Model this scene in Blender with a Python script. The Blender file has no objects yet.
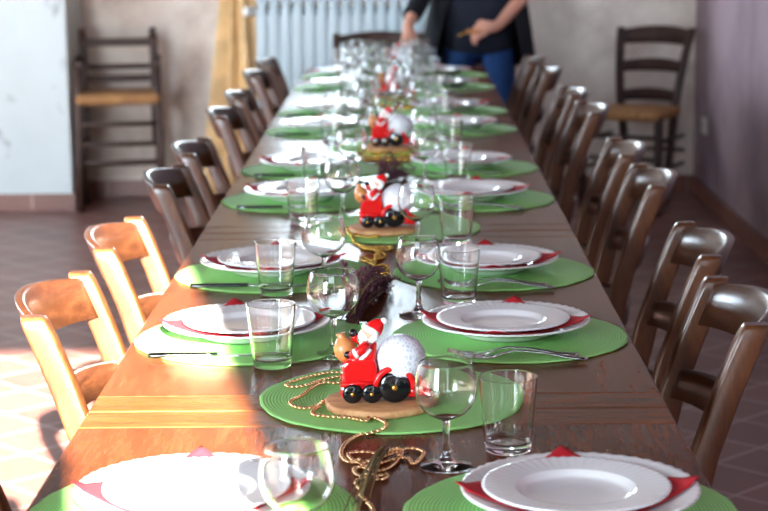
import bpy, bmesh, math, random
from mathutils import Vector, Matrix, Euler
PI = math.pi
rnd = random.Random(7)
S = bpy.context.scene
COL = S.collection

# ------------------------------------------------------------------ camera
F = 1900.0                       # focal length in pixels of a 768 x 511 frame
CAM = Vector((0.04, 0.0, 1.42))
PITCH, YAW, ROLL = math.atan(340 / F), 0.0114, -0.011
cd = bpy.data.cameras.new('camera'); cam = bpy.data.objects.new('camera', cd); COL.objects.link(cam)
cam.location = CAM
cam.rotation_euler = (Euler((PI / 2 - PITCH, 0, YAW), 'XYZ').to_matrix() @ Matrix.Rotation(ROLL, 3, 'Z')).to_euler()
cd.sensor_width = 36; cd.sensor_fit = 'HORIZONTAL'; cd.lens = F * 36 / 768; cd.clip_end = 100
cd.dof.use_dof = True; cd.dof.focus_distance = 2.75; cd.dof.aperture_fstop = 7.0
S.camera = cam
RM = cam.rotation_euler.to_matrix()
def at(px, py, z):
    """pixel of the photograph -> point on the horizontal plane z"""
    d = RM @ Vector(((px - 384) / F, -(py - 255.5) / F, -1))
    return CAM + d * ((z - CAM.z) / d.z)

# ------------------------------------------------------------------ materials
def lin(c):
    return tuple(((v / 255) / 12.92 if v / 255 <= .04045 else ((v / 255 + .055) / 1.055) ** 2.4) for v in c)
class NT:
    def __init__(s, name):
        s.m = bpy.data.materials.new(name); s.m.use_nodes = True; s.n = s.m.node_tree.nodes; s.l = s.m.node_tree.links
        s.b = s.n['Principled BSDF']
    def new(s, t, **kw):
        o = s.n.new(t)
        for k, v in kw.items():
            if k in o.inputs: o.inputs[k].default_value = v
            else: setattr(o, k, v)
        return o
    def link(s, a, b): s.l.new(a, b)
    def coords(s, scale=(1, 1, 1), rot=(0, 0, 0), world=False):
        t = s.new('ShaderNodeNewGeometry').outputs['Position'] if world else s.new('ShaderNodeTexCoord').outputs['Object']
        mp = s.new('ShaderNodeMapping'); mp.inputs['Scale'].default_value = scale; mp.inputs['Rotation'].default_value = rot
        s.link(t, mp.inputs['Vector']); return mp.outputs[0]
    def ramp(s, fac, stops):
        r = s.new('ShaderNodeValToRGB'); e = r.color_ramp.elements
        while len(e) < len(stops): e.new(.5)
        for i, (p, c) in enumerate(stops): e[i].position = p; e[i].color = (*c, 1)
        s.link(fac, r.inputs[0]); return r.outputs[0]
    def bump(s, h, strength=.3, dist=.01):
        b = s.new('ShaderNodeBump', Strength=strength, Distance=dist); s.link(h, b.inputs['Height']); s.link(b.outputs[0], s.b.inputs['Normal'])
def plain(name, rgb, rough=.5, metal=0, noise=0.0, nscale=20, **kw):
    t = NT(name); c = lin(rgb); t.b.inputs['Roughness'].default_value = rough; t.b.inputs['Metallic'].default_value = metal
    if noise:
        nz = t.new('ShaderNodeTexNoise', Scale=nscale, Detail=4.0); t.link(t.coords(), nz.inputs['Vector'])
        t.link(t.ramp(nz.outputs[0], [(.3, tuple(v * (1 - noise) for v in c)), (.7, tuple(min(1, v * (1 + noise)) for v in c))]), t.b.inputs['Base Color'])
    else: t.b.inputs['Base Color'].default_value = (*c, 1)
    for k, v in kw.items(): t.b.inputs[k.replace('_', ' ')].default_value = v
    return t.m
def wood(name, c1, c2, c3, rough=.35, scale=(1, 1, 1), fine=60, coat=.0, world=False):
    t = NT(name); co = t.coords(scale, world=world)
    n1 = t.new('ShaderNodeTexNoise', Scale=4.0, Detail=6.0, Distortion=1.2); t.link(co, n1.inputs['Vector'])
    n2 = t.new('ShaderNodeTexNoise', Scale=float(fine), Detail=3.0); t.link(co, n2.inputs['Vector'])
    mx = t.new('ShaderNodeMix', data_type='FLOAT'); mx.inputs[0].default_value = .35
    t.link(n1.outputs[0], mx.inputs[2]); t.link(n2.outputs[0], mx.inputs[3])
    t.link(t.ramp(mx.outputs[0], [(.32, lin(c1)), (.5, lin(c2)), (.68, lin(c3))]), t.b.inputs['Base Color'])
    t.b.inputs['Roughness'].default_value = rough; t.b.inputs['Coat Weight'].default_value = coat; t.b.inputs['Coat Roughness'].default_value = .18
    t.bump(n2.outputs[0], .12, .002); return t.m
M = {}
M['table'] = wood('table_walnut', (78, 38, 20), (94, 48, 27), (112, 60, 36), .24, (9, .9, 9), 30, 0, True)
M['tableend'] = wood('table_end_board', (84, 44, 22), (108, 58, 29), (128, 72, 38), .26, (.9, 9, 9), 30, 0, True)
for k_ in ('table', 'tableend'):
    M[k_].node_tree.nodes['Principled BSDF'].inputs['IOR'].default_value = 1.22
M['chair'] = wood('chair_walnut', (58, 31, 15), (80, 45, 23), (100, 61, 33), .32, (7, 7, 1.2), 40, .25)
M['rail'] = wood('chair_rail_walnut', (42, 22, 13), (58, 32, 18), (76, 44, 26), .3, (7, 1.2, 7), 40, .3)
M['darkwood'] = wood('dark_old_wood', (38, 22, 16), (54, 31, 22), (70, 43, 31), .6, (7, 7, 1.2), 40)
M['rush'] = wood('rush_seat', (108, 72, 40), (152, 106, 62), (186, 142, 88), .8, (2, 30, 4), 40)
M['disc'] = wood('pale_wood_slice', (150, 104, 66), (190, 140, 94), (214, 170, 120), .6, (3, 12, 3), 30)
M['white'] = plain('white_porcelain', (238, 240, 243), .12, IOR=1.5)
M['mdf'] = plain('white_enamel', (176, 192, 198), .35)
M['red'] = plain('glossy_red_glaze', (214, 22, 24), .12)
M['redcloth'] = plain('red_paper_napkin', (190, 14, 32), .85, noise=.1, nscale=120)
M['black'] = plain('black_glaze', (14, 16, 20), .1)
M['gold'] = plain('gold_dot', (226, 180, 90), .25, 1)
M['bead'] = plain('copper_gold_bead', (255, 208, 158), .25, 1)
M['beadgold'] = plain('bright_gold_bead', (232, 196, 92), .18, 1)
M['skin'] = plain('skin', (206, 150, 128), .55, Subsurface_Weight=.1)
M['beard'] = plain('white_glaze', (240, 238, 236), .2)
M['steel'] = plain('cutlery_steel', (190, 192, 196), .12, 1)
M['handle'] = plain('knife_steel_dark_reflection', (96, 102, 106), .2, 1)  # plain steel in truth; the dark reflection is put into the colour
M['sack'] = plain('tan_sack_glaze', (196, 132, 78), .3)
M['green'] = plain('green_glaze', (36, 120, 60), .3)
M['twig'] = plain('dried_purple_twig', (92, 50, 62), .9, noise=.4, nscale=90)
M['stem'] = plain('dried_olive_stem', (122, 104, 62), .8, noise=.3, nscale=60)
M['navy'] = plain('navy_shirt_cloth', (9, 17, 34), .9, noise=.15, nscale=80)
M['blackcloth'] = plain('black_cardigan_knit', (12, 15, 24), .95, noise=.2, nscale=200)
M['denim'] = plain('blue_denim', (18, 62, 116), .85, noise=.25, nscale=60)
M['hair'] = plain('dark_brown_hair', (48, 32, 24), .6, noise=.3, nscale=80)
M['shoe'] = plain('brown_leather', (60, 38, 28), .5)
M['eye'] = plain('eye_dark', (30, 22, 20), .2); M['lip'] = plain('lips', (170, 90, 86), .5)
M['drape'] = plain('gold_drape_fabric', (214, 176, 122), .55, noise=.22, nscale=9, Sheen_Weight=.4)
M['plastic'] = plain('white_plastic', (232, 232, 228), .35)
M['dark'] = plain('dark_gap', (60, 70, 78), .6)
M['frame'] = plain('window_frame_paint', (226, 226, 220), .4)
def glass(name, tint=(1, 1, 1)):
    t = NT(name); t.b.inputs['Base Color'].default_value = (*tint, 1); t.b.inputs['Roughness'].default_value = 0
    t.b.inputs['Transmission Weight'].default_value = 1; t.b.inputs['IOR'].default_value = 1.48; return t.m
M['glass'] = glass('clear_glass', (.99, 1, .995))
def ball_mat():
    t = NT('frosted_white_ball'); v = t.new('ShaderNodeTexVoronoi', Scale=170.0, feature='DISTANCE_TO_EDGE'); t.link(t.coords(), v.inputs['Vector'])
    t.link(t.ramp(v.outputs[0], [(0, lin((236, 240, 246))), (.25, lin((196, 202, 214)))]), t.b.inputs['Base Color']); t.b.inputs['Roughness'].default_value = .3; t.bump(v.outputs[0], .3, .002); return t.m
M['ball'] = ball_mat()
def mat_green():
    t = NT('woven_green_mat'); tc = t.new('ShaderNodeTexCoord'); ln = t.new('ShaderNodeVectorMath', operation='LENGTH')
    sp = t.new('ShaderNodeSeparateXYZ'); cb = t.new('ShaderNodeCombineXYZ'); t.link(tc.outputs['Object'], sp.inputs[0]); t.link(sp.outputs[0], cb.inputs[0]); t.link(sp.outputs[1], cb.inputs[1])
    t.link(cb.outputs[0], ln.inputs[0]); mu = t.new('ShaderNodeMath', operation='MULTIPLY'); mu.inputs[1].default_value = 2 * PI / .0046; t.link(ln.outputs['Value'], mu.inputs[0])
    sn = t.new('ShaderNodeMath', operation='SINE'); t.link(mu.outputs[0], sn.inputs[0])
    mr = t.new('ShaderNodeMapRange'); mr.inputs[1].default_value = -1; t.link(sn.outputs[0], mr.inputs[0])
    nz = t.new('ShaderNodeTexNoise', Scale=260.0, Detail=2.0); t.link(tc.outputs['Object'], nz.inputs['Vector'])
    ad = t.new('ShaderNodeMath', operation='MULTIPLY_ADD'); ad.inputs[1].default_value = .5; t.link(nz.outputs[0], ad.inputs[0]); t.link(mr.outputs[0], ad.inputs[2])
    t.link(t.ramp(ad.outputs[0], [(.15, lin((122, 190, 98))), (1.0, lin((158, 224, 134)))]), t.b.inputs['Base Color'])
    t.b.inputs['Roughness'].default_value = .62; t.bump(ad.outputs[0], .35, .0015); return t.m
M['mat'] = mat_green()
def plaster(name, base, blot, scale=2.2, amt=(.45, .75), spots=None):
    t = NT(name); co = t.coords(world=True)
    n1 = t.new('ShaderNodeTexNoise', Scale=scale, Detail=5.0, Roughness=.6); t.link(co, n1.inputs['Vector'])
    c = t.ramp(n1.outputs[0], [(amt[0], lin(base)), (amt[1], lin(blot))])
    if spots:
        n3 = t.new('ShaderNodeTexNoise', Scale=7.0, Detail=2.0); t.link(t.coords((1, 1, .9), world=True), n3.inputs['Vector'])
        f = t.ramp(n3.outputs[0], [(.64, (0, 0, 0)), (.72, (1, 1, 1))]); mx = t.new('ShaderNodeMix', data_type='RGBA'); mx.inputs[7].default_value = (*lin(spots), 1)
        t.link(f, mx.inputs[0]); t.link(c, mx.inputs[6]); c = mx.outputs[2]
    t.link(c, t.b.inputs['Base Color']); t.b.inputs['Roughness'].default_value = .9
    n2 = t.new('ShaderNodeTexNoise', Scale=30.0, Detail=4.0); t.link(co, n2.inputs['Vector']); t.bump(n2.outputs[0], .15, .004); return t.m
M['plaster'] = plaster('mottled_plaster', (224, 212, 200), (188, 170, 158), 3.4, (.42, .68))
M['pillar'] = plaster('white_pillar_plaster', (194, 200, 200), (184, 190, 190), 2.0, spots=(160, 162, 162))
M['lilac'] = plaster('lilac_plaster', (160, 138, 146), (132, 112, 122), 2.4, (.42, .66))
def tiles(name, c1, c2, mortar, size, rotz, rough=.35, world=True, rot=None):
    t = NT(name); co = t.coords(rot=rot or (0, 0, rotz), world=world)
    b = t.new('ShaderNodeTexBrick', offset=0.0, squash=1.0); b.inputs['Scale'].default_value = 1.0
    b.inputs['Brick Width'].default_value = size[0]; b.inputs['Row Height'].default_value = size[1]; b.inputs['Mortar Size'].default_value = .005
    b.inputs['Mortar Smooth'].default_value = .2; b.inputs['Color1'].default_value = (*lin(c1), 1); b.inputs['Color2'].default_value = (*lin(c2), 1); b.inputs['Mortar'].default_value = (*lin(mortar), 1)
    t.link(co, b.inputs['Vector']); n = t.new('ShaderNodeTexNoise', Scale=5.0, Detail=4.0); t.link(co, n.inputs['Vector'])
    mx = t.new('ShaderNodeMix', data_type='RGBA', blend_type='MULTIPLY'); mx.inputs[0].default_value = .5
    t.link(b.outputs[0], mx.inputs[6]); t.link(t.ramp(n.outputs[0], [(.3, (.6, .6, .6)), (.7, (1, 1, 1))]), mx.inputs[7]); t.link(mx.outputs[2], t.b.inputs['Base Color'])
    t.b.inputs['Roughness'].default_value = rough; t.bump(b.outputs[1], -.3, .003); return t.m
M['floor'] = tiles('terracotta_floor', (112, 72, 66), (130, 86, 78), (176, 152, 144), (.2, .2), PI / 4, .38)
M['skirt'] = tiles('terracotta_skirting', (118, 74, 62), (132, 86, 72), (170, 140, 128), (.3, .3), 0, .4)

# ------------------------------------------------------------------ mesh helpers
class MB:
    def __init__(s): s.v = []; s.f = []; s.sm = []
    def add(s, vs, fs, smooth=False, m=None):
        o = len(s.v); s.v += [tuple(m @ Vector(v)) if m else tuple(v) for v in vs]
        s.f += [tuple(i + o for i in f) for f in fs]; s.sm += [smooth] * len(fs); return s
    def box(s, x0, x1, y0, y1, z0, z1, m=None):
        return s.add([(x0, y0, z0), (x1, y0, z0), (x1, y1, z0), (x0, y1, z0), (x0, y0, z1), (x1, y0, z1), (x1, y1, z1), (x0, y1, z1)],
                     [(0, 3, 2, 1), (4, 5, 6, 7), (0, 1, 5, 4), (1, 2, 6, 5), (2, 3, 7, 6), (3, 0, 4, 7)], False, m)
    def loft(s, rings, smooth=True, caps=True, close=False, m=None):
        n = len(rings[0]); vs = [v for r in rings for v in r]; fs = []
        k = len(rings)
        for i in range(k if close else k - 1):
            a = i * n; b = ((i + 1) % k) * n
            for j in range(n): q = (j + 1) % n; fs.append((a + j, a + q, b + q, b + j))
        s.add(vs, fs, smooth, m)
        if caps and not close:
            o = len(s.v) - len(vs); s.f.append(tuple(o + i for i in reversed(range(n)))); s.f.append(tuple(o + (k - 1) * n + i for i in range(n))); s.sm += [False, False]
        return s
    def lathe(s, prof, n=32, m=None, fn=None, smooth=True, closed=False):
        """prof: (r, z) list; r=0 ends become poles. fn(i, r, z, a) may move a point"""
        vs = []; idx = []
        for i, (r, z) in enumerate(prof):
            if r < 1e-7: idx.append([len(vs)] * n); vs.append((0, 0, z))
            else:
                row = []
                for j in range(n):
                    a = 2 * PI * j / n; rr, zz = fn(i, r, z, a) if fn else (r, z)
                    row.append(len(vs)); vs.append((rr * math.cos(a), rr * math.sin(a), zz))
                idx.append(row)
        fs = []; k = len(prof)
        for i in range(k if closed else k - 1):
            A, B = idx[i], idx[(i + 1) % k]
            for j in range(n):
                q = (j + 1) % n; f = [A[j], A[q], B[q], B[j]]; g = []
                for x in f:
                    if x not in g: g.append(x)
                if len(g) > 2: fs.append(tuple(g))
        return s.add(vs, fs, smooth, m)
    def tube(s, pts, r, n=8, m=None, ends=True):
        pts = [Vector(p) for p in pts]; rs = r if isinstance(r, (list, tuple)) else [r] * len(pts); rings = []; up = None
        for i, p in enumerate(pts):
            d = (pts[min(i + 1, len(pts) - 1)] - pts[max(i - 1, 0)]).normalized()
            if up is None: up = Vector((0, 0, 1)) if abs(d.z) < .9 else Vector((1, 0, 0))
            x = d.cross(up).normalized(); y = x.cross(d).normalized(); up = y
            rings.append([p + x * (rs[i] * math.cos(2 * PI * j / n)) + y * (rs[i] * math.sin(2 * PI * j / n)) for j in range(n)])
        return s.loft(rings, True, ends, m=m)
    def ball(s, c, r, n=12, k=8, sc=(1, 1, 1), m=None):
        mt = Matrix.Translation(c) @ Matrix.Diagonal((*sc, 1)); mt = (m @ mt) if m else mt
        return s.lathe([(r * math.sin(PI * i / k), -r * math.cos(PI * i / k)) for i in range(k + 1)], n, mt)
    def data(s, name, mat):
        me = bpy.data.meshes.new(name); me.from_pydata(s.v, [], s.f); me.update()
        me.polygons.foreach_set('use_smooth', s.sm)
        bm = bmesh.new(); bm.from_mesh(me); bmesh.ops.recalc_face_normals(bm, faces=bm.faces); bm.to_mesh(me); bm.free()
        me.materials.append(mat); return me
    def build(s, name, mat, parent=None, bevel=0, loc=None):
        o = bpy.data.objects.new(name, s.data(name, mat)); COL.objects.link(o)
        if parent: o.parent = parent
        if loc: o.location = loc
        if bevel:
            b = o.modifiers.new('bevel', 'BEVEL'); b.width = bevel; b.segments = 2; b.limit_method = 'ANGLE'; b.angle_limit = .6
        return o
def tag(o, label=None, cat=None, group=None, kind=None):
    if label: o['label'] = label
    if cat: o['category'] = cat
    if group: o['group'] = group
    if kind: o['kind'] = kind
    return o
def empty(name, loc=(0, 0, 0), rz=0):
    o = bpy.data.objects.new(name, None); o.empty_display_size = .05; COL.objects.link(o); o.location = loc; o.rotation_euler = (0, 0, rz); return o
KIDS = {}
def kids(o): return [c for c in COL.objects if c.parent == o]
def dup(root, loc, rz, label, scale=None):
    if root.name not in KIDS:
        KIDS[root.name] = [(c, kids(c)) for c in kids(root)]
    r = root.copy(); COL.objects.link(r); r.location = loc; r.rotation_euler = (0, 0, rz); r['label'] = label
    if scale: r.scale = scale
    for ch, gs in KIDS[root.name]:
        c = ch.copy(); COL.objects.link(c); c.parent = r
        for g in gs:
            d = g.copy(); COL.objects.link(d); d.parent = c
    return r
class Proto:
    """first placement moves the original, later ones copy it"""
    def __init__(s, root): s.r = root; s.used = False
    def put(s, loc, rz, label, scale=None):
        if not s.used:
            s.used = True; s.r.location = loc; s.r.rotation_euler = (0, 0, rz); s.r['label'] = label
            if scale: s.r.scale = scale
            return s.r
        r = dup(s.r, loc, rz, label, scale or (1, 1, 1)); return r
def rrect(c, hx, hy, r=.008, seg=3, ax=Vector((1, 0, 0)), ay=Vector((0, 1, 0))):
    out = []; r = min(r, hx * .95, hy * .95)
    for (sx, sy, a0) in ((1, 1, 0), (-1, 1, PI / 2), (-1, -1, PI), (1, -1, 1.5 * PI)):
        for k in range(seg + 1):
            a = a0 + PI / 2 * k / seg
            out.append(Vector(c) + ax * (sx * (hx - r) + r * math.cos(a)) + ay * (sy * (hy - r) + r * math.sin(a)))
    return out
def spl(pts, n=6):
    """Catmull-Rom through points"""
    P = [Vector(p) for p in pts]; P = [2 * P[0] - P[1]] + P + [2 * P[-1] - P[-2]]; out = []
    for i in range(1, len(P) - 2):
        for k in range(n):
            t = k / n; a, b, c, d = P[i - 1], P[i], P[i + 1], P[i + 2]
            out.append(.5 * ((2 * b) + (c - a) * t + (2 * a - 5 * b + 4 * c - d) * t * t + (3 * b - a - 3 * c + d) * t ** 3))
    out.append(P[-2]); return out

# ------------------------------------------------------------------ the room
TH = .75; YB = 9.75; XR = 1.53; YF = -1.6; XL = -4.2; HC = 3.05
def st(name, mb, mat, bevel=0): return tag(mb.build(name, mat, None, bevel), kind='structure')
st('floor', MB().box(XL - .2, XR + .2, YF - .2, YB + .2, -.1, 0), M['floor'])
st('ceiling', MB().box(XL - .2, XR + .2, YF - .2, YB + .2, HC, HC + .1), M['darkwood'])
# back wall with the window over the radiator
WX0, WX1, WZ0, WZ1 = -.6, .12, 1.3, 2.2
b = MB()
b.box(XL, WX0, YB, YB + .2, 0, HC); b.box(WX1, XR + .2, YB, YB + .2, 0, HC); b.box(WX0, WX1, YB, YB + .2, 0, WZ0); b.box(WX0, WX1, YB, YB + .2, WZ1, HC)
st('wall_back', b, M['plaster'])
st('wall_right', MB().box(XR, XR + .2, YF, YB, 0, HC), M['lilac'])
b = MB(); b.box(XL - .2, XL, YF, 4.6, 0, HC); b.box(XL - .2, XL, 8.4, YB + .2, 0, HC); b.box(XL - .2, XL, 4.6, 8.4, 0, .95); b.box(XL - .2, XL, 4.6, 8.4, 2.4, HC)
st('wall_left', b, M['plaster'])
b = MB()
for y_ in (4.6, 5.84, 7.1, 8.35): b.box(XL - .12, XL - .06, y_ + .001, y_ + .049, .951, 2.399)
for z_ in (.951, 2.35): b.box(XL - .119, XL - .061, 4.601, 8.399, z_, z_ + .048)
st('added_fill_window', b, M['frame'])  # invented window and wall opening, put in to carry a fill light
# front wall, behind the camera: glazed door opening and a wide window towards the garden
DX0, DX1, DZ = -1.7, .64, 2.86
b = MB(); b.box(DX1, XR + .2, YF - .2, YF, 0, HC); b.box(DX0, DX1, YF - .2, YF, DZ, HC); b.box(-2.1, DX0, YF - .2, YF, 0, HC); b.box(DX0, .36, YF - .12, YF, 0, 2.17)  # last box: unseen panel added to keep sun off the near left place
b.box(-3.9, -2.1, YF - .2, YF, 0, .5); b.box(-3.9, -2.1, YF - .2, YF, 2.5, HC); b.box(XL - .2, -3.9, YF - .2, YF, 0, HC)
st('wall_front', b, M['plaster'])
PX0, PX1, PY = -1.99, -1.60, 9.28
st('wall_pillar', MB().box(PX0, PX1, PY, YB - .001, 0, HC), M['pillar'], .006)
sk = .085
st('baseboard_pillar', MB().box(PX0 - .012, PX1 + .012, PY - .012, YB - .002, 0.001, sk), M['skirt'])
st('baseboard_back', MB().box(PX1 + .013, XR - .014, YB - .014, YB - .001, .001, sk), M['skirt'])
st('baseboard_right', MB().box(XR - .013, XR - .001, YF + .01, YB - .001, .001, sk), M['skirt'])
b = MB(); t_ = .05
b.box(WX0 + .001, WX0 + t_, YB + .05, YB + .1, WZ0 + .001, WZ1 - .001); b.box(WX1 - t_, WX1 - .001, YB + .05, YB + .1, WZ0 + .001, WZ1 - .001)
b.box(WX0 + t_, WX1 - t_, YB + .05, YB + .1, WZ0 + .001, WZ0 + t_); b.box(WX0 + t_, WX1 - t_, YB + .05, YB + .1, WZ1 - t_, WZ1 - .001)
b.box((WX0 + WX1) / 2 - .02, (WX0 + WX1) / 2 + .02, YB + .05, YB + .1, WZ0 + t_, WZ1 - t_)
st('window_1', b, M['frame'])
b = MB()
b.box(WX0 - .03, WX1 + .03, YB - .04, YB - .001, WZ0 - .03, WZ0 - .001); st('trim_1', b, M['frame'])

# ------------------------------------------------------------------ radiator
rad = empty('radiator', (0, YB - .17, 0)); tag(rad, 'tall white column radiator on the back wall behind the head chair', 'radiator')
for k in range(16):
    x = -.665 + k * .06
    c = MB(); c.loft([rrect((x, 0, z), hx, .045 - e, .005) for z, hx, e in ((.125, .02, .02), (.15, .0275, 0), (.935, .0275, 0), (.945, .02, 0), (.985, .02, .002), (1.0, .0275, .004), (1.02, .0275, .014), (1.03, .024, .03))])
    c.box(x - .006, x + .006, -.044, .044, .15, .9)
    c.build('column', M['mdf'], rad)
c = MB(); c.box(-.695, .265, -.036, .018, .17, .935); c.tube([(-.7, 0, .955), (.27, 0, .955)], .018, 12); c.tube([(-.7, 0, .17), (.27, 0, .17)], .018, 12); c.build('header_pipe', M['mdf'], rad)
c = MB(); c.tube([(-.76, 0, .955), (-.7, 0, .955)], .02, 12); c.lathe([(0, 0), (.022, 0), (.025, .02), (.022, .055), (0, .058)], 16, Matrix.Translation((-.74, -.0, .955)) @ Matrix.Rotation(PI / 2, 4, 'X')); c.build('valve', M['plastic'], rad)
c = MB(); c.box(-.6, -.57, .02, .166, .88, .9); c.box(.14, .17, .02, .166, .88, .9); c.build('bracket', M['mdf'], rad)

# socket on the lilac wall
so = empty('wall_socket', (XR - .001, 9.38, .38)); tag(so, 'small white socket plate low on the lilac wall', 'socket')
MB().box(-.010, 0, -.06, .06, -.04, .04).build('cover_plate', M['plastic'], so, .002)
c = MB()
for y in (-.02, 0, .02): c.ball((-.0105, y, 0), .004, 8, 6, (.4, 1, 1))
c.build('socket_hole', M['dark'], so)

# ------------------------------------------------------------------ gold drape
dr = MB(); rings = []
NS = 160
for i in range(31):
    t = i / 30; z = 2.3 * (1 - t) + .02
    w = .068 + .095 * (1 - z / 1.1 if z < 1.1 else 0) + (.05 * (z - 1.1) if z > 1.1 else 0); dp = .04 + .03 * t
    amp = .012 + .004 * t; ring = []
    for j in range(NS):
        a = 2 * PI * j / NS
        rr = 1 + (.3 + .1 * t) * math.sin(9 * a + .6 * math.sin(3 * t)) + .12 * math.sin(5 * a + 2)
        ring.append(Vector((math.cos(a) * w * rr * (1 + .02 * math.sin(9 * t)), math.sin(a) * dp * rr, z)))
    rings.append(ring)
dr.loft(rings)
dd = empty('gathered_drape', ((237 - 402) * 9.55 / 1900 + .045, 9.62, 0)); tag(dd, 'golden fabric drape gathered in folds against the back wall beside radiator', 'drape')
dr.build('fabric', M['drape'], dd)
c = MB(); c.lathe([(.07, 1.04), (.082, 1.04), (.086, 1.06), (.082, 1.08), (.07, 1.08)], 32, Matrix.Diagonal((1.2, .5, 1, 1)), closed=True); c.build('tie_band', M['drape'], dd)

# ------------------------------------------------------------------ tables
LT = 1.494; SEAMS = [2.54 + LT * k for k in range(-1, 5)]
tables = ['nearest', 'second nearest', 'middle', 'second farthest', 'farthest']
for k in range(5):
    y0, y1 = SEAMS[k] + .002, SEAMS[k + 1] - .002; yc = (y0 + y1) / 2; h = (y1 - y0) / 2
    t = empty('dining_table', (0, yc, 0)); tag(t, f'long dark brown wooden dining table, the {tables[k]} in the joined row', 'table', 'joined dining tables')
    MB().box(-.4, .4, -h + .082, h - .082, TH - .028, TH).build('tabletop', M['table'], t, .002)
    for s in (-1, 1):
        MB().box(-.4, .4, s * h - (.081 if s > 0 else 0), s * h + (.081 if s < 0 else 0), TH - .028, TH).build('end_board', M['tableend'], t, .002)
        MB().box(-.33, .33, s * (h - .05) - .01, s * (h - .05) + .01, TH - .1, TH - .0285).build('apron', M['table'], t)
        MB().box(s * .35 - .01, s * .35 + .01, -h + .085, h - .085, TH - .1, TH - .0285).build('apron', M['table'], t)
        for q in (-1, 1):
            g = MB(); x, y = s * .35, q * (h - .05)
            g.loft([rrect((x, y, z), w, w, .006) for z, w in ((0, .02), (.55, .03), (.64, .032), (TH - .0285, .032))], False)
            g.build('leg', M['table'], t)

# ------------------------------------------------------------------ chairs
def chair_proto(splay=0):
    t = empty('ladder_back_chair'); tag(t, 'x', 'chair', 'ladder back chairs along the table')
    prof = [(-.19, 0), (-.18, .25), (-.175, .44), (-.185, .53), (-.205, .62), (-.235, .71), (-.262, .78), (-.277, .815), (-.279, .822)]
    def px(z):
        for (a, za), (b_, zb) in zip(prof, prof[1:]):
            if za <= z <= zb: return a + (b_ - a) * (z - za) / (zb - za)
        return prof[-1][0]
    for s in (-1, 1):
        rings = []
        zs = [0, .12, .25, .35, .44, .49, .53, .58, .62, .67, .71, .75, .78, .80, .812, .820]
        for z in zs:
            e = .004 if z > .815 else (.001 if z > .81 else 0); w = .0215 - (.003 if z < .3 else 0)
            rings.append(rrect((px(z), s * (.185 + splay * (z - .82)), z), w - e, .0165 - e, .006))
        MB().loft(rings).build('back_post', M['chair'], t)
        rings = [rrect((.18, s * .195, z), w, w, .012) for z, w in ((0, .015), (.2, .019), (.44, .02), (.452, .016))]
        MB().loft(rings).build('leg', M['chair'], t)
        c = MB(); c.tube([(-.178, s * .187, .2), (.18, s * .195, .2)], .0095, 10); c.tube([(-.178, s * .187, .33), (.18, s * .195, .33)], .0095, 10); c.build('stretcher', M['rail'], t)
    for x, zz in ((.18, .25), (.18, .35), (-.185, .26)):
        MB().tube([(x, -.19, zz), (x, .19, zz)], .0095, 10).build('stretcher', M['rail'], t)
    for zc, hh, arch, bow in ((.775, .034, .018, .055), (.64, .024, .014, .05), (.505, .024, .012, .045)):
        rings = []
        for i in range(17):
            u = -1 + 2 * i / 16; y = u * (.18 + splay * (zc - .82)); k = 1 - u * u
            xb = px(zc) - bow * k; tilt = (px(zc + .03) - px(zc - .03)) / .06
            ring = []
            for (dx, dz) in ((-.009, -hh + arch * .4 * k), (-.009, hh - .004 + arch * k), (-.005, hh + arch * k), (.005, hh + arch * k), (.009, hh - .004 + arch * k), (.009, -hh + arch * .4 * k)):
                ring.append(Vector((xb + dx + tilt * dz, y, zc + dz)))
            rings.append(ring)
        MB().loft(rings).build('back_rail', M['rail'], t)
    rings = []
    for z, e in ((.425, .0), (.435, -.01), (.45, -.012), (.462, -.004), (.468, .02)):
        rings.append([Vector((.5 * (-.17 + .2) + math.copysign(1, v.x) * abs(v.x) + 0, v.y * (1 + .08 * (1 if v.x > 0 else -1)), z)) for v in rrect((0, 0, 0), .185 - e, .185 - e, .03)])
    MB().loft(rings, False).build('seat', M['rush'], t)
    return t
CH = Proto(chair_proto())
YS = [2.08, 3.0, 3.57, 4.496, 5.066, 5.99, 6.56, 7.48, 8.05]
CY = {(1, 1): 2.94, (1, 2): 3.52, (1, 3): 4.40, (1, 4): 4.96, (-1, 1): 3.03, (-1, 2): 3.64}
CO = {1: [0, .281, .31, .33, .33, .345, .335, .32, .30], -1: [.25, .25, .238, .24, .24, .24, .24, .25, .25]}
ORD = ['nearest', 'second', 'third', 'fourth', 'fifth', 'sixth', 'seventh', 'eighth', 'farthest']
def nth(i): return ORD[i] if i in (0, 8) else ORD[i] + ' nearest'
for side, nm in ((-1, 'left'), (1, 'right')):
    for i, y in enumerate(YS):
        if side == 1 and i == 0: continue
        j = i - (1 if side == 1 else 0)
        o_ = 'nearest' if j == 0 else ('farthest' if i == 8 else ORD[j] + ' nearest')
        extra = ''
        CH.put((side * CO[side][i], CY.get((side, i), y + rnd.uniform(-.02, .02)), 0), (0 if side < 0 else PI) + rnd.uniform(-.03, .03),
               f'{extra}brown ladder back chair, {o_} of the row along the {nm} side of the table')
o = CH.put((-.075, 8.93, 0), -PI / 2, 'brown ladder back chair at the far head of the table, before the radiator', (1.0, 1.12, 1.05)); head_ch = o; o['group'] = 'ladder back chairs by the back wall'
WCH = Proto(chair_proto(.12))
wall_ch = WCH.put(((648 - 402) * 9.2 / 1900 - .035, 9.20, 0), -PI / 2 - .5, 'dark ladder back chair standing alone in the corner by the lilac wall', (1.0, 1.0, 1.05)); wall_ch['group'] = 'ladder back chairs by the back wall'
def repaint(root, m_):
    for c in kids(root):
        if c.name.split('.')[0] != 'seat':
            c.data = c.data.copy(); c.data.materials[0] = m_
repaint(wall_ch, M['darkwood']); repaint(head_ch, M['darkwood'])

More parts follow.
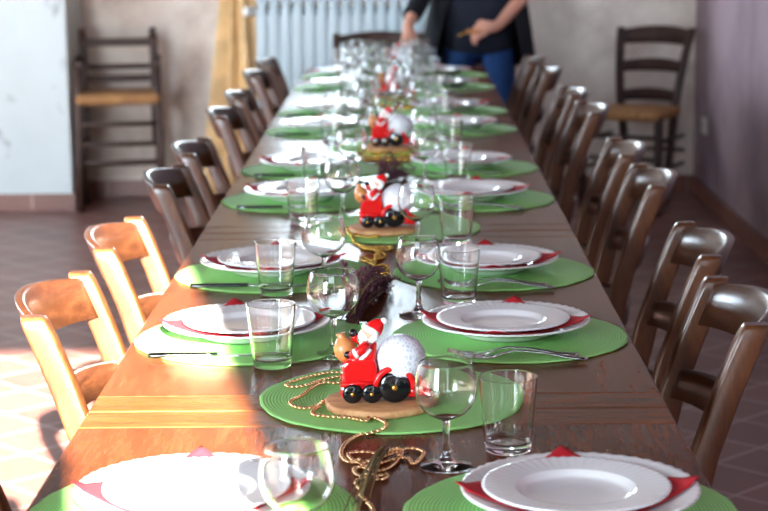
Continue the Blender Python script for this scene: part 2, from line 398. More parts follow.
# ------------------------------------------------------------------ child's high chair
hc = empty('high_chair', ((117 - 402) * 9.45 / 1900 + .045, 9.40, 0), .12); tag(hc, 'tall dark wooden high chair with rush seat beside the white pillar', 'high chair')
for s in (-1, 1):
    c = MB(); c.loft([rrect((s * (.19 if z < .3 else .175), .13 + .02 * (z > .6) * (z - .6), z), .02, .018, .008) for z in (0, .29, .3, .55, .8, .85)])
    c.ball((s * .175, .135, .865), .02, 12, 8); c.build('back_post', M['darkwood'], hc)
    c = MB(); c.loft([rrect((s * (.205 - .02 * z), -.15 + .03 * z, z), .018, .018, .008) for z in (0, .3, .54, .715)]); c.build('leg', M['darkwood'], hc)
    MB().loft([rrect((s * .19, y, z), .02, .011, .006, ay=Vector((0, 0, 1))) for y, z in ((-.16, .72), (-.1, .725), (.0, .722), (.13, .735))]).build('arm', M['darkwood'], hc)
    for z in (.2, .33, .5): MB().tube([(s * .197, -.14, z), (s * .187, .13, z)], .011, 10).build('stretcher', M['darkwood'], hc)
for y, zz in ((-.145, (.24, .33, .43)), (.13, (.2, .3, .4))):
    for z in zz: MB().tube([(-.2, y, z), (.2, y, z)], .011, 10).build('stretcher', M['darkwood'], hc)
for z, h in ((.81, .02), (.69, .013), (.63, .017)): MB().box(-.175, .175, .128, .144, z - h, z + h).build('back_rail', M['darkwood'], hc, .004)
c = MB(); c.loft([[Vector((v.x * (1.02 - .06 * (v.y > 0)), v.y, z)) for v in rrect((0, -.012, 0), .2 - e, .16 - e, .03)] for z, e in ((.525, .01), (.54, -.004), (.56, -.006), (.575, .004), (.58, .03))], False); c.build('seat', M['rush'], hc)

# ------------------------------------------------------------------ tableware prototypes
def plate_proto(name, cat, R, base_r, wellz, rimz, nfl, swirl, group):
    t = empty(name); tag(t, 'x', cat, group)
    th = .0035
    up = [(0, wellz), (base_r * .5, wellz), (base_r * .92, wellz + .0005), (base_r * 1.04, wellz + .003), (base_r * 1.12, wellz + .008)]
    n = 12
    for i in range(1, n + 1):
        u = i / n; r = base_r * 1.12 + (R - base_r * 1.12) * u; up.append((r, wellz + .008 + (rimz - wellz - .008) * (u ** .9)))
    dn = [(r, z - th) for r, z in reversed(up) if r > base_r * .98]
    prof = up + [(R + .001, rimz - th * .5)] + dn + [(base_r * .9, 0), (base_r * .84, 0), (base_r * .82, wellz - th), (0, wellz - th)]
    nu = len(up)
    def fn(i, r, z, a):
        if r > base_r * 1.1:
            u = (r - base_r * 1.12) / (R - base_r * 1.12); u = max(0, min(1, u))
            z += .0011 * u * abs(math.cos(nfl / 2 * (a + swirl * u))) ; r += .0012 * u * u * abs(math.cos(nfl / 2 * (a + swirl * u)))
        return r, z
    MB().lathe(prof, 192, None, fn).build('dish', M['white'], t)
    return t
BIG = Proto(plate_proto('dinner_plate', 'plate',   .134, .078, .006, .026, 48, .35, 'large plates under the napkins'))
SMALL = Proto(plate_proto('dessert_plate', 'plate', .106, .060, .005, .017, 56, .0, 'small plates on the napkins'))
# single mesh things: drop the empty level
def flatten(p):
    """a plate is one mesh: use the mesh itself as the top-level object"""
    c = kids(p.r)[0]; name = p.r.name; lab = {k: p.r[k] for k in ('label', 'category', 'group')}
    bpy.data.objects.remove(p.r); c.parent = None; c.name = name
    for k, v in lab.items(): c[k] = v
    p.r = c
flatten(BIG); flatten(SMALL)
def napkin():
    n = 28; h = .099; vs = []; R1 = .106
    for i in range(n + 1):
        for j in range(n + 1):
            u = -1 + 2 * i / n; v = -1 + 2 * j / n; x, y = u * h, v * h
            r = math.hypot(x, y)
            base_r, wz, rz, R = .078, .0075, .0285, .134
            if r < base_r * 1.12: z = wz + (0.009 * max(0, r - base_r) / (base_r * .12))
            else: z = wz + .008 + (rz - wz - .008) * ((r - base_r * 1.12) / (R - base_r * 1.12)) ** .9
            if r > .128: z = z + (.002 + (r - .128) * .08)
            vs.append((x, y, z + .0012 + .0006 * math.sin(40 * x) * math.sin(33 * y)))
    fs = [(i * (n + 1) + j, (i + 1) * (n + 1) + j, (i + 1) * (n + 1) + j + 1, i * (n + 1) + j + 1) for i in range(n) for j in range(n)]
    o = MB().add(vs, fs, True).build('paper_napkin', M['redcloth']); md = o.modifiers.new('thick', 'SOLIDIFY'); md.thickness = .0009; md.offset = 1
    return tag(o, 'x', 'napkin', 'red napkins between the plates')
NAP = Proto(napkin())
def placemat():
    prof = [(0, .004), (.1, .004), (.184, .004), (.188, .0035), (.19, .002), (.188, .0), (0, 0)]
    def fn(i, r, z, a):
        if r > .15: r *= 1 + .006 * math.sin(7 * a) + .003 * math.sin(23 * a)
        return r, z
    return tag(MB().lathe(prof, 128, None, fn).build('placemat', M['mat']), 'x', 'placemat', 'round green placemats')
MATP = Proto(placemat())
def rim(o, i_, k=5):
    """half round lip from the outer wall end o to the inner wall end i_"""
    c = ((o[0] + i_[0]) / 2, (o[1] + i_[1]) / 2); r = (o[0] - i_[0]) / 2
    return [(c[0] + r * math.cos(PI * q / (k + 1)), c[1] + r * math.sin(PI * q / (k + 1))) for q in range(1, k + 1)]
def lerp_pts(a, b, ts): return [(a[0] + (b[0] - a[0]) * t, a[1] + (b[1] - a[1]) * t) for t in ts]
TS = (0, .01, .03, .1, .25, .45, .65, .85, .96, .99, 1)
def tumbler():
    wall = lerp_pts((.0297, .006), (.0375, .0965), TS); inn = lerp_pts((.0362, .0965), (.0285, .0155), TS)
    out = [(0, 0.0015), (.018, .0012), (.0245, 0), (.0275, .0004), (.0290, .0025)] + wall + rim(wall[-1], inn[0]) + inn + [(.0278, .0135), (.0255, .0120), (.02, .0113), (.01, .011), (0, .011)]
    return tag(MB().lathe(out, 72).build('water_tumbler', M['glass']), 'x', 'glass', 'clear water tumblers')
TUM = Proto(tumbler())
def wineglass():
    bowl = [tuple(p)[:2] for p in spl([(r, z, 0) for r, z in ((.0055, .0605), (.013, .0632), (.025, .0705), (.0340, .083), (.0373, .098), (.0358, .115), (.0317, .133))], 6)]
    inn = []
    for k, (r, z) in enumerate(bowl):
        a, b_ = bowl[max(0, k - 1)], bowl[min(len(bowl) - 1, k + 1)]; d = math.hypot(b_[0] - a[0], b_[1] - a[1]); nx, nz = (b_[1] - a[1]) / d, -(b_[0] - a[0]) / d
        t = .0010 + .0016 * max(0, 1 - k / 9)
        if r - nx * t > .004: inn.append((r - nx * t, z - nz * t))
    foot = [(0, .0016), (.02, .0010), (.030, 0), (.0318, .0004), (.0325, .0013), (.0318, .0022), (.030, .0027), (.024, .0040), (.016, .0062), (.010, .0092), (.0062, .0135), (.0046, .02), (.0041, .03), (.0040, .042), (.0042, .052), (.0046, .0575)]
    out = foot + bowl + rim(bowl[-1], inn[-1], 4) + inn[::-1] + [(0, inn[0][1] - .0003)]
    return tag(MB().lathe(out, 72).build('wine_glass', M['glass']), 'x', 'wine glass', 'small stemmed wine glasses')
WIN = Proto(wineglass())
def flat_loft(pts, widths, th, zs):
    rings = []
    for (x, w, z) in zip(pts, widths, zs):
        rings.append([Vector((x, -w, z + th * .3)), Vector((x, -w * .5, z + th)), Vector((x, w * .5, z + th)), Vector((x, w, z + th * .3)), Vector((x, w * .5, z)), Vector((x, -w * .5, z))])
    return rings
def fork():
    t = empty('fork'); tag(t, 'x', 'fork', 'steel forks beside the plates')
    c = MB(); c.loft(flat_loft([-.10, -.095, -.07, -.03, .01, .03, .042], [.006, .0105, .009, .0045, .0032, .005, .012], .0025, [.001, .001, .003, .009, .011, .006, .002]))
    c.loft(flat_loft([.042, .06], [.012, .0125], .002, [.002, .0005])); c.build('handle', M['steel'], t)
    for k in range(4):
        y = -.0105 + .007 * k; c = MB(); c.loft([[v + Vector((0, y, 0)) for v in r] for r in flat_loft([.058, .08, .1], [.0018, .0016, .0006], .0018, [.0005, .001, .006])]); c.build('tine', M['steel'], t)
    return t
FORK = Proto(fork())
def knife():
    t = empty('table_knife'); tag(t, 'x', 'knife', 'table knives beside the plates')
    c = MB(); c.loft(flat_loft([-.005, 0, .05, .09, .105, .112], [.004, .009, .0095, .009, .006, .001], .0016, [.004, .002, .001, .001, .001, .001])); c.build('blade', M['steel'], t)
    c = MB(); c.loft(flat_loft([-.11, -.105, -.08, -.02, -.004], [.004, .0085, .008, .0055, .005], .006, [.0005] * 5)); h = c.build('handle', M['handle'], t); h['label'] = 'steel handle coloured as a dark reflection'
    return t
KNI = Proto(knife())

ZM = TH + .0043
for side, nm in ((-1, 'left'), (1, 'right')):
    for i, y in enumerate(YS):
        place = f'{nth(i)} place on the {nm}'
        cx = (.195 if side > 0 else -.214) + rnd.uniform(-.006, .006); cy = y + rnd.uniform(-.012, .012); mx = side * (.207)
        if side == -1 and i == 0: cx, cy, mx = -.205, 2.09, -.205
        if side == 1 and i == 0: cx, cy, mx = .236, 2.08, .225
        MATP.put((mx, cy - .01, TH + .0002), rnd.uniform(0, 6), 'round green woven placemat, ' + place)
        BIG.put((cx, cy, ZM), rnd.uniform(0, 6), 'large white plate under the red napkin, ' + place)
        a = PI / 4 + rnd.uniform(-.22, .22)
        if side == -1 and i in (0, 1): a += .12
        NAP.put((cx + rnd.uniform(-.004, .004), cy, ZM), a, 'red paper napkin between two plates, ' + place)
        SMALL.put((cx + side * -.004, cy + .004, ZM + .0105), rnd.uniform(0, 6), 'small white fluted plate on red napkin, ' + place)
        if side == 1:
            if i > 0:
                FORK.put((cx + .003, cy - .155, ZM), PI - .09, 'steel fork on the green mat, ' + place, (1, 1, 1))
                if i < 4:
                    FORK.put((cx + .015, cy - .178, ZM), PI - .13, 'second steel fork nearer the mat edge, ' + place)
        elif i > 0:
            KNI.put((cx - .03, cy - .15, ZM), 0.02, 'steel knife on the green mat, ' + place)
        if side == 1:
            TX = {0: (.168, 2.33), 1: (.133, 3.26), 2: (.146, 3.87)}.get(i, (.16 + rnd.uniform(-.012, .02), y + .3))
            WX = {0: (.088, 2.26), 1: (.062, 3.165), 2: (.064, 3.80)}.get(i, (.085 + rnd.uniform(-.01, .01), y + .28))
        else:
            TX = {0: None, 1: (-.163, 2.80), 2: (-.193, 3.355), 3: (-.185, 4.15)}.get(i, (-.175 + rnd.uniform(-.012, .012), y - .3))
            WX = {0: (-.074, 1.89), 1: (-.072, 2.87), 2: (-.108, 3.40), 3: (-.10, 4.2)}.get(i, (-.09 + rnd.uniform(-.01, .01), y - .26))
        if TX: TUM.put((TX[0], TX[1], TH + .0003), rnd.uniform(0, 6), 'clear water tumbler, ' + place)
        sc = (1.04 if i == 0 else 1.1) if side < 0 else 1.03
        WIN.put((WX[0], WX[1], TH + .0003), rnd.uniform(0, 6), 'small stemmed wine glass, ' + place, (sc, sc, 1.0))
# more glasses crowding the far middle
extra = [(-.05, 6.28), (.01, 6.62), (-.1, 6.85), (-.03, 7.32), (.05, 6.86), (-.11, 7.6), (-.02, 7.72), (.06, 7.55), (-.09, 8.02), (.0, 8.1), (.07, 8.32), (-.12, 8.33), (-.04, 8.4), (-.17, 8.4), (.03, 6.2), (-.16, 7.05), (-.20, 8.2), (-.07, 6.0), (-.13, 6.4), (.07, 7.15), (-.03, 7.05), (-.08, 7.25), (-.15, 7.45), (.02, 7.9), (-.22, 7.8), (-.14, 7.9), (.08, 8.0), (-.24, 8.42), (.12, 8.44), (-.06, 8.22), (.04, 8.42), (-.18, 7.62), (.09, 7.35), (.0, 7.45)]
for k, (x, y) in enumerate(extra):
    P_ = WIN if k % 3 else TUM
    o = P_.put((x, y, TH + .0003), k, 'clear glass among those crowded in the middle of the far table end'); o['group'] = 'spare glasses crowded at the far end'

# ------------------------------------------------------------------ ornament: red locomotive with bearded rider
def ornament():
    t = empty('train_ornament'); tag(t, 'x', 'ornament', 'red locomotive ornaments')
    MB().lathe([(0, 0), (.07, 0), (.0745, .002), (.0755, .006), (.0745, .0105), (.072, .012), (0, .012)], 64, None, lambda i, r, z, a: (r * (1 + .03 * math.sin(2 * a + 1) + .012 * math.sin(7 * a)), z)).build('wooden_base', M['disc'], t)
    c = MB()
    def prism(poly, y0, y1, m=c):
        n = len(poly); m.add([(x, y0, z) for x, z in poly] + [(x, y1, z) for x, z in poly], [tuple(range(n)), tuple(range(2 * n - 1, n - 1, -1))] + [(i, i + n, (i + 1) % n + n, (i + 1) % n) for i in range(n)])
    prism([(-.055, .018), (.058, .018), (.066, .026), (.05, .04), (.036, .048), (-.02, .046), (-.05, .04), (-.056, .03)], -.022, .022)
    prism([(-.052, .035), (-.008, .038), (-.005, .05), (-.006, .068), (-.012, .073), (-.046, .07), (-.053, .062)], -.021, .021)
    body = c.build('locomotive_body', M['red'], t, .004)
    # fenders
    c = MB()
    for s in (-1, 1):
        rings = []
        for k in range(15):
            a = -.15 + (PI + .1) * k / 14; cc = Vector((.0185, s * .025, .035)) + Vector((math.cos(a) * .0255, 0, math.sin(a) * .0255))
            ax = Vector((math.cos(a), 0, math.sin(a))); rings.append(rrect(cc, .004, .006, .003, ax=ax))
        c.loft(rings)
        c.tube([(-.055, s * .024, .037), (-.03, s * .024, .04), (-.005, s * .024, .037)], .0035, 8)
        c.tube([(.04, s * .022, .03), (.052, s * .018, .022), (.066, s * .01, .018)], .005, 8)
    c.build('fender', M['red'], body)
    for s in (-1, 1):
        for x, z, r in ((-.039, .0255, .0138), (-.0125, .0255, .0138), (.0185, .034, .022)):
            m_ = Matrix.Translation((x, s * .020, z)) @ Matrix.Rotation(-s * PI / 2, 4, 'X')
            w = MB().lathe([(0, 0), (r * .9, 0), (r, .002), (r, .006), (r * .9, .009), (r * .6, .0085), (r * .3, .0105), (0, .0105)], 28, m_).build('wheel', M['black'], t)
            MB().ball((x, s * .0308, z), r * .2, 10, 6, (1, .5, 1)).build('hub', M['gold'], w)
    MB().ball((.028, 0, .067), .0345, 32, 24).build('frosted_ball', M['ball'], t)
    # rider: one body, clothing and beard as parts
    c = MB()
    c.loft([rrect((-.022 + dx, 0, z), w, d, .008, 4) for dx, z, w, d in ((-.002, .062, .014, .014), (0, .07, .016, .017), (.002, .08, .0145, .016), (.006, .09, .011, .013), (.008, .097, .006, .007))])
    c.tube([(-.018, -.015, .092), (-.026, -.020, .085), (-.036, -.018, .079), (-.04, -.014, .077)], [.007, .0065, .006, .0055], 10)
    c.tube([(-.014, .015, .092), (-.026, .02, .088), (-.034, .015, .094), (-.036, .012, .1)], [.007, .0065, .006, .0055], 10)
    c.tube([(-.022, -.009, .068), (-.036, -.012, .07), (-.041, -.012, .062)], [.009, .008, .007], 10)
    c.tube([(-.022, .009, .068), (-.036, .01, .07), (-.041, .01, .062)], [.009, .008, .007], 10)
    rd = c.build('rider_suit', M['red'], t)
    c = MB(); c.ball((-.014, 0, .104), .0125, 16, 12, (1, .95, 1.05)); c.ball((-.0265, 0, .104), .0028, 8, 6); c.build('rider_head', M['skin'], t)
    c = MB(); c.ball((-.021, 0, .0975), .0105, 14, 10, (.95, 1.05, 1.25)); c.ball((-.0245, 0, .1), .006, 10, 8, (.8, 1.6, .6))
    c.tube([(-.004, -.006, .108), (-.008, -.0125, .1), (-.016, -.012, .093)], [.004, .005, .004], 8); c.tube([(-.004, .006, .108), (-.008, .0125, .1), (-.016, .012, .093)], [.004, .005, .004], 8)
    c.build('beard', M['beard'], t)
    c = MB(); c.lathe([(0, .019), (.005, .0175), (.009, .012), (.012, .005), (.0125, 0), (0, 0)], 18, Matrix.Translation((-.010, 0, .108)) @ Matrix.Rotation(.75, 4, 'Y')); hat = c.build('pointed_cap', M['red'], t)
    c = MB(); m_ = Matrix.Translation((-.012, 0, .1095)) @ Matrix.Rotation(.42, 4, 'Y'); c.lathe([(.0105 + .0038 * math.cos(a), .0045 * math.sin(a)) for a in [2 * PI * k / 10 for k in range(10)]], 24, m_, closed=True); c.build('cap_brim', M['beard'], hat)
    MB().ball((.005, 0, .1205), .0045, 12, 8).build('cap_pompom', M['beard'], hat)
    c = MB(); c.lathe([(.0052 + .0022 * math.cos(a), .003 * math.sin(a)) for a in [2 * PI * k / 8 for k in range(8)]], 16, Matrix.Translation((-.034, -.0185, .080)) @ Matrix.Rotation(1.1, 4, 'Y'), closed=True)
    c.tube([(-.03, -.0155, .069), (-.021, -.0185, .077), (-.014, -.0175, .086)], .003, 8); c.build('white_cuff', M['beard'], rd)
    c = MB(); c.ball((-.044, -.013, .077), .0058, 12, 8, (1.1, .9, .9)); c.ball((-.037, .011, .102), .0058, 12, 8); c.build('mitten', M['black'], rd)
    c = MB(); c.ball((-.044, -.0125, .061), .0075, 12, 8, (1.25, .9, .9)); c.ball((-.044, .0105, .061), .0075, 12, 8, (1.25, .9, .9)); c.build('boot', M['black'], rd)
    c = MB(); c.lathe([(0, 0), (.011, .001), (.0155, .01), (.0145, .022), (.008, .031), (.0045, .034), (.007, .038), (0, .039)], 20, Matrix.Translation((-.045, .014, .064)) @ Matrix.Rotation(-.25, 4, 'Y')); c.build('gift_sack', M['sack'], t)
    c = MB(); c.box(-.028, -.018, .012, .02, .108, .1155); c.ball((-.03, -.002, .0955), .003, 8, 6, (.7, 1.6, 1.2)); c.build('green_gift', M['green'], t)
    return t
ORN = Proto(ornament())
o1, o2 = at(381, 403, TH + .01), at(385, 229, TH + .01)
CP = [(o1.x, o1.y, 0), (o2.x, o2.y, .05), (.0, 5.45, -.1), (.01, 6.95, .1), (.02, 8.25, 0)]
FARN = ['nearest', 'second nearest', 'middle', 'second farthest', 'farthest']
for k, (x, y, a) in enumerate(CP):
    MATP.put((x + .018, y + .06, TH + .0004), a, f'green placemat under the {FARN[k]} red locomotive ornament')['group'] = 'green mats along the table middle'
    ORN.put((x, y, TH + .0047), a + .03, f'red locomotive ornament with bearded rider and white ball, the {FARN[k]} one')

# ------------------------------------------------------------------ bead garlands
def bead_line(pts, pitch, r, jit=0):
    """points spaced by pitch along a polyline, lying on table or mat; strands that cross pile up"""
    P = spl(pts, 10); out = []; acc = 0; last = P[0]; out.append(P[0].copy())
    for p in P[1:]:
        d = (p - last).length
        while acc + d >= pitch:
            f = (pitch - acc) / d; last = last.lerp(p, f); out.append(last.copy()); d = (p - last).length; acc = 0
        acc += d; last = p
    placed = []
    for p in out:
        z = p.z
        for q in placed:
            dd_ = math.hypot(q.x - p.x, q.y - p.y)
            if dd_ < 1.6 * r and q is not placed[-1]: z = max(z, q.z + math.sqrt(max(0, (2 * r) ** 2 - dd_ ** 2)) * .9)
        z = min(z, p.z + .012); placed.append(Vector((p.x, p.y, z)))
    return placed
def ontop(x, y):
    for (cx, cy, _) in CP:
        if math.hypot(x - cx - .018, y - cy - .06) < .196: return TH + .0055
    for s_ in (-1, 1):
        for yy in YS:
            if math.hypot(x - s_ * .207, y - yy + .01) < .2: return TH + .0055
    return TH + .0005
def garland(paths, label, mat, split, r=.0030, pitch=.0074):
    root = empty('bead_garland', (0, 0, 0)); pts_all = []
    string = MB()
    for path in paths:
        P = [Vector((x, y, ontop(x, y) + r)) for x, y in path]; B = bead_line(P, pitch, r); pts_all += B
        string.tube(B, .0006, 5)
    c0 = pts_all[0].copy(); root.location = (c0.x, c0.y, TH); off = Vector((c0.x, c0.y, TH))
    tag(root, label, 'garland', 'gold bead garlands')
    string.v = [tuple(Vector(v) - off) for v in string.v]; string.build('string', M['stem'], root)
    proto = None; order = list(range(len(pts_all)))
    ind = order[-100:] if split else []
    for k in ind:
        if proto is None: proto = MB().ball((0, 0, 0), r, 10, 8).build('bead', mat, root, loc=pts_all[k] - off)
        else:
            c = proto.copy(); COL.objects.link(c); c.location = pts_all[k] - off
    rest = MB()
    for k in order:
        if k not in ind: rest.ball(pts_all[k] - off, r, 8, 6)
    if rest.v:
        o = rest.build('beads', mat, root); o['kind'] = 'stuff'
    return root
def px_path(pts, ox, oy, s): return [tuple(at(ox + x / s, oy + y / s, TH + .003))[:2] for x, y in pts]
g1 = px_path([(246, 183), (215, 183), (180, 190), (150, 198), (112, 210), (122, 218), (160, 214), (200, 200), (244, 193), (236, 208), (200, 208), (170, 222), (150, 238), (122, 252), (128, 264), (160, 270), (188, 262), (205, 256), (180, 272), (176, 284), (215, 290),
              (260, 292), (300, 300), (312, 290), (330, 295), (350, 306), (346, 318), (310, 322), (285, 326), (255, 345), (243, 368), (255, 388), (290, 392), (325, 384), (370, 368), (410, 357), (440, 366), (436, 380), (415, 395), (400, 380),
              (360, 386), (310, 400), (270, 385), (262, 370), (300, 366), (350, 372), (388, 366), (366, 398), (330, 412), (285, 402), (275, 415), (305, 428), (352, 420), (340, 432), (300, 428), (278, 440), (292, 462), (288, 478), (312, 494), (320, 512), (312, 530)], 240, 300, 2.4)
garland([g1], 'copper gold bead garland looped in front of the nearest locomotive ornament', M['bead'], True)
g2 = px_path([(150, 52), (125, 44), (132, 70), (150, 85), (185, 72), (215, 78), (262, 84), (262, 92), (200, 90), (150, 88), (165, 108), (200, 122), (240, 128), (285, 126), (330, 128), (322, 138), (270, 138), (225, 130), (190, 128),
              (270, 146), (300, 160), (290, 176), (240, 186), (196, 172), (186, 184), (225, 194), (262, 186), (280, 168), (262, 150), (255, 200), (232, 212), (262, 222), (300, 212), (318, 226), (292, 236), (256, 224), (240, 236), (275, 252), (312, 244), (318, 256), (285, 262)], 320, 220, 4.64)
garland([g2], 'gold bead garland heaped behind the dried twigs by the second locomotive ornament', M['beadgold'], True)
for k, (cx, cy) in enumerate(((-.01, 5.27), (.02, 6.68), (.04, 7.95))):
    r2 = random.Random(30 + k); path = [(cx + .08 * math.sin(1.9 * i) + r2.uniform(-.02, .02), cy + .012 * i - .09 + .03 * math.cos(2.7 * i)) for i in range(17)]
    garland([path], f'gold bead garland before the {FARN[k + 2]} locomotive ornament', M['beadgold'], False)

# ------------------------------------------------------------------ dried twig bundles
def twigs(base, tip, n, label, spread, seed, cols=('twig', 'stem'), h=.03, r0=.0013, buds=True):
    r3 = random.Random(seed); root = empty('dried_twig_bundle', base); tag(root, label, 'dried twigs', 'dried twig bundles')
    B = Vector(base); T = Vector(tip) - B; side = Vector((-T.y, T.x, 0)).normalized(); L = T.length
    a, st_ = MB(), MB()
    for k in range(n):
        s0 = r3.gauss(0, .12) * spread; s1 = r3.gauss(0, .55) * spread; zz = abs(r3.gauss(.5, .5)) * h; ln = r3.uniform(.7, 1.05)
        pts = [side * s0 + Vector((0, 0, .004 + zz * .3)), T * (.35 * ln) + side * (s0 + .35 * (s1 - s0)) + Vector((0, 0, .004 + zz)), T * (.7 * ln) + side * (s0 + .8 * (s1 - s0)) + Vector((0, 0, .004 + zz)), T * ln + side * s1 + Vector((0, 0, .003 + zz * .4))]
        sp_ = spl(pts, 6)
        for p in sp_: p.z = max(p.z, .0022)
        (st_ if k % 5 == 0 else a).tube(sp_, [r0 * (1 - .6 * i / (len(sp_) - 1)) for i in range(len(sp_))], 5)
        if k % 5 and buds:
            for i in range(5, len(sp_), 1):
                for _ in range(2):
                    p = sp_[i] + Vector((r3.uniform(-.005, .005), r3.uniform(-.005, .005), r3.uniform(0, .005)))
                    p.z = max(p.z, .004); a.ball(p, r3.uniform(.0014, .0026), 6, 4)
    a.build('twig_tips' if buds else 'stalks', M[cols[0]], root); st_.build('stems', M[cols[1]], root)
b0 = at(352, 326, TH); b1 = at(376, 272, TH + .02)
twigs((b0.x, b0.y, TH + .0004), (b1.x, b1.y, TH), 70, 'bundle of dried purple brown twigs behind the nearest locomotive ornament', .05, 3, h=.035)
b0 = at(378, 186, TH); b1 = at(398, 168, TH + .02)
twigs((b0.x, b0.y, TH + .0004), (b1.x, b1.y, TH), 40, 'bundle of dried purple brown twigs behind the second locomotive ornament', .045, 4, h=.035)
b0 = at(384, 455, TH); b1 = at(352, 525, TH)
twigs((b0.x, b0.y, TH + .0004), (b1.x, b1.y, TH), 8, 'thin olive dried stems at the near end of the copper garland', .02, 5, ('stem', 'stem'), .012, .0018, False)

# ------------------------------------------------------------------ the person
def skin_mesh(name, joints, edges, mat, parent, sub=2, root=0):
    me = bpy.data.meshes.new(name); me.from_pydata([j[:3] for j in joints], edges, []); me.update()
    o = bpy.data.objects.new(name, me); COL.objects.link(o); o.parent = parent; me.materials.append(mat)
    md = o.modifiers.new('skin', 'SKIN'); md.use_smooth_shade = True
    for i, j in enumerate(joints):
        sv = me.skin_vertices[0].data[i]; sv.radius = (j[3], j[4] if len(j) > 4 else j[3]); sv.use_root = (i == root)
    sb = o.modifiers.new('sub', 'SUBSURF'); sb.levels = sub; sb.render_levels = sub
    return o
pr = empty('person', (.395, 9.02, 0)); tag(pr, 'person in black cardigan, navy shirt and jeans reaching over the far table end', 'person')
# arms: the hand at image left rests low over the table end, the other holds a small brown object at the waist
HL, HR = Vector((-.335, -.30, .875)), Vector((.03, -.26, .905))     # wrists-ish in person's frame
J = [(0, 0, .95, .12, .09), (0, -.005, 1.08, .135, .10), (0, 0, 1.25, .135, .09), (0, .01, 1.37, .10, .07), (0, 0, 1.45, .052), (0, -.02, 1.50, .052),
     (-.17, .0, 1.39, .055), (-.25, -.03, 1.12, .042), (HL.x, HL.y + .06, HL.z + .04, .027),
     (.17, .0, 1.39, .055), (.26, -.03, 1.10, .042), (HR.x + .05, HR.y + .015, HR.z + .01, .027),
     (-.09, 0, .84, .068), (-.1, -.01, .48, .052), (-.105, .01, .09, .04), (-.105, -.1, .04, .035),
     (.09, 0, .84, .068), (.1, -.01, .48, .052), (.11, .01, .09, .04), (.11, -.1, .04, .035),
     (HL.x + .005, HL.y + .0, HL.z, .034, .02), (HR.x - .01, HR.y - .01, HR.z, .034, .02)]
E = [(0, 1), (1, 2), (2, 3), (3, 4), (4, 5), (3, 6), (6, 7), (7, 8), (3, 9), (9, 10), (10, 11), (0, 12), (12, 13), (13, 14), (14, 15), (0, 16), (16, 17), (17, 18), (18, 19), (8, 20), (11, 21)]
# head
hb = [(0, -.025, 1.535, .062, .066), (0, -.02, 1.59, .076, .088), (0, -.015, 1.65, .066, .078)]
o5 = len(J); J += hb; E += [(5, o5), (o5, o5 + 1), (o5 + 1, o5 + 2)]
def fingers(base, dirv, side_, up, n=4, curl=.5):
    """fingers rooted in the palm; dirv along the hand, side_ across it, up the back of the hand"""
    for k in range(n):
        L_ = (.066, .076, .072, .056)[k]; s_ = (k - 1.5) * .0175
        p0 = base + side_ * s_ + dirv * .022; i0 = len(J)
        p1 = base + side_ * s_ * 1.15 + dirv * (.022 + L_ * .45) - up * (L_ * .1 * curl); p2 = p1 + dirv * (L_ * .32) - up * (L_ * .35 * curl * 1.4); p3 = p2 + dirv * (L_ * .18) - up * (L_ * .4 * curl * 1.4)
        for p, r in ((p0, .0095), (p1, .0085), (p2, .008), (p3, .007)): J.append((*p, r))
        E.extend([(i0, i0 + 1), (i0 + 1, i0 + 2), (i0 + 2, i0 + 3), (FB[0], i0)])
    i0 = len(J); p0 = base - side_ * .03 - dirv * .005; p1 = p0 - side_ * .02 + dirv * .025 - up * .008; p2 = p1 + dirv * .025 - up * .008 + side_ * .004
    for p, r in ((p0, .012), (p1, .0095), (p2, .008)): J.append((*p, r))
    E.extend([(FB[0], i0), (i0, i0 + 1), (i0 + 1, i0 + 2)])
FB = [20]; fingers(Vector(J[20][:3]), Vector((-.1, -.45, -.88)).normalized(), Vector((-.95, -.2, .2)).normalized(), Vector((.2, -.88, .42)).normalized(), curl=.5)
FB = [21]; fingers(Vector(J[21][:3]), Vector((-.85, -.35, -.3)).normalized(), Vector((.1, -.5, -.86)).normalized(), Vector((-.3, -.85, .4)).normalized(), curl=1.0)
skin_mesh('body', J, E, M['skin'], pr, 2)
# clothing
skin_mesh('navy_shirt', [(0, -.005, .77, .19, .145), (0, 0, .95, .175, .13), (0, -.005, 1.08, .15, .115), (0, 0, 1.25, .175, .13), (0, .005, 1.37, .17, .125), (0, .0, 1.435, .13, .10)],
          [(0, 1), (1, 2), (2, 3), (3, 4), (4, 5)], M['navy'], pr, 2, 1)
skin_mesh('jeans', [(0, .02, .87, .115, .085), (-.09, .0, .79, .10, .10), (-.1, -.01, .48, .074), (-.105, .01, .075, .064), (.09, .0, .79, .10, .10), (.1, -.01, .48, .074), (.11, .01, .075, .064)],
          [(0, 1), (1, 2), (2, 3), (0, 4), (4, 5), (5, 6)], M['denim'], pr, 2, 0)
# cardigan: an open shell around the back and sides, its front edges apart
c = MB(); outer = []; NP = 26
for (z, wx, wy, gap) in ((.70, .275, .20, .95), (.80, .27, .195, .85), (.95, .245, .178, .75), (1.08, .215, .16, .66), (1.22, .22, .162, .55), (1.34, .232, .155, .45), (1.40, .225, .13, .42), (1.445, .15, .10, .42), (1.485, .082, .082, .5)):
    row = []
    for i in range(NP):
        a = -PI / 2 + gap + (2 * PI - 2 * gap) * i / (NP - 1)
        f = 1 + .03 * math.sin(9 * a + z * 6)
        row.append(Vector((math.cos(a) * wx * f, math.sin(a) * wy * f, z)))
    outer.append(row)
vs = [v for r in outer for v in r]; fs = [(i * NP + j, i * NP + j + 1, (i + 1) * NP + j + 1, (i + 1) * NP + j) for i in range(len(outer) - 1) for j in range(NP - 1)]
cg = c.add(vs, fs, True).build('black_cardigan', M['blackcloth'], pr); md = cg.modifiers.new('t', 'SOLIDIFY'); md.thickness = .012; sb = cg.modifiers.new('s', 'SUBSURF'); sb.levels = sb.render_levels = 1
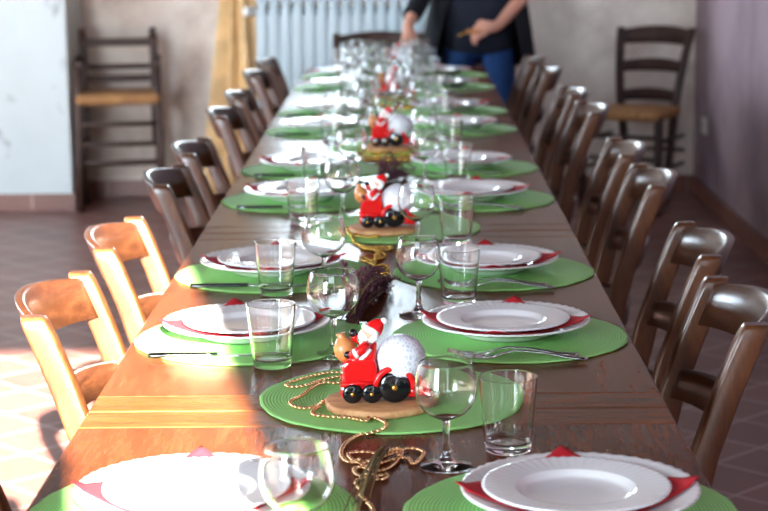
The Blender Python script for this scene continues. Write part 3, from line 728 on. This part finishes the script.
skin_mesh('cardigan_sleeve', [(-.16, 0, 1.37, .066), (-.21, -.01, 1.27, .066), (-.25, -.03, 1.12, .06), (-.29, -.13, 1.0, .052), (HL.x + .003, HL.y + .10, HL.z + .07, .045)], [(0, 1), (1, 2), (2, 3), (3, 4)], M['blackcloth'], cg, 2)
skin_mesh('cardigan_sleeve', [(.16, 0, 1.37, .066), (.21, -.01, 1.27, .066), (.26, -.025, 1.12, .062), (.235, -.06, 1.065, .055)], [(0, 1), (1, 2), (2, 3)], M['blackcloth'], cg, 2)
# head details
c = MB(); c.ball((0, .016, 1.645), .1, 24, 16, (.88, .98, 1.0)); c.ball((0, .05, 1.55), .075, 16, 10, (1.1, .7, 1.15)); c.build('hair', M['hair'], pr)
for s in (-1, 1):
    MB().ball((s * .032, -.103, 1.597), .008, 12, 8, (1.3, .6, .8)).build('eye', M['eye'], pr)
    MB().ball((s * .083, -.01, 1.585), .026, 12, 8, (.35, .7, 1.1)).build('ear', M['skin'], pr)
    MB().loft([rrect((s * .107, -.06, z), .045 - e, .13 - e, .04, 5) for z, e in ((.0, 0), (.03, 0), (.06, .008), (.085, .02))]).build('shoe', M['shoe'], pr)
c = MB(); c.loft([rrect((0, -.10 - d, z), w, .012, .005) for z, w, d in ((1.60, .006, 0), (1.577, .008, .008), (1.557, .014, .014), (1.55, .01, .004))]); c.build('nose', M['skin'], pr)
MB().ball((0, -.088, 1.527), .02, 14, 8, (1.2, .45, .35)).build('mouth', M['lip'], pr)
# what the hands hold
hm = pr.location + Vector(J[21][:3]); k_ = empty('napkin_clip', hm + Vector((-.045, -.045, -.01)), .3); tag(k_, 'small brown and gold clip held at the waist of the standing person', 'clip')
MB().box(-.045, .03, -.006, .006, -.009, .009).build('holder', M['sack'], k_, .004)
c = MB(); c.tube([(-.04, 0, 0), (-.065, -.004, -.008), (-.085, -.006, -.016)], [.006, .005, .003], 8); c.build('gold_tip', M['gold'], k_)

# ------------------------------------------------------------------ light
w = bpy.data.worlds.new('sky'); S.world = w; w.use_nodes = True
bg = w.node_tree.nodes['Background']; bg.inputs[0].default_value = (.72, .86, 1.0, 1); bg.inputs[1].default_value = 4.5
sd = bpy.data.lights.new('sun', 'SUN'); sd.energy = 74; sd.angle = .009; sd.color = (1, .9, .76); so_ = bpy.data.objects.new('sun', sd); COL.objects.link(so_)
so_.rotation_euler = Vector((-.19, 1, -.36)).to_track_quat('-Z', 'Y').to_euler(); so_.location = (1, -4, 4)
def area(name, loc, d, sx, sy, e, col):
    l = bpy.data.lights.new(name, 'AREA'); l.shape = 'RECTANGLE'; l.size = sx; l.size_y = sy; l.energy = e; l.color = col
    o = bpy.data.objects.new(name, l); COL.objects.link(o); o.location = loc; o.rotation_euler = Vector(d).to_track_quat('-Z', 'Z').to_euler(); return o
area('daylight_back_window', ((WX0 + WX1) / 2, YB + .19, (WZ0 + WZ1) / 2), (0, -1, 0), WX1 - WX0, WZ1 - WZ0, 22, (.74, .90, 1))
area('daylight_garden_window', (-3.0, YF - .15, 1.5), (0, 1, 0), 1.8, 2.0, 250, (.74, .88, 1))
area('side_fill_light', (XL - .19, 6.5, 1.675), (1, 0, 0), 3.8, 1.45, 210, (.70, .86, 1))  # added fill for the far table and glass highlights
v = S.view_settings; v.view_transform = 'Standard'; v.look = 'None'; v.gamma = 1; v.use_curve_mapping = False; v.exposure = .92
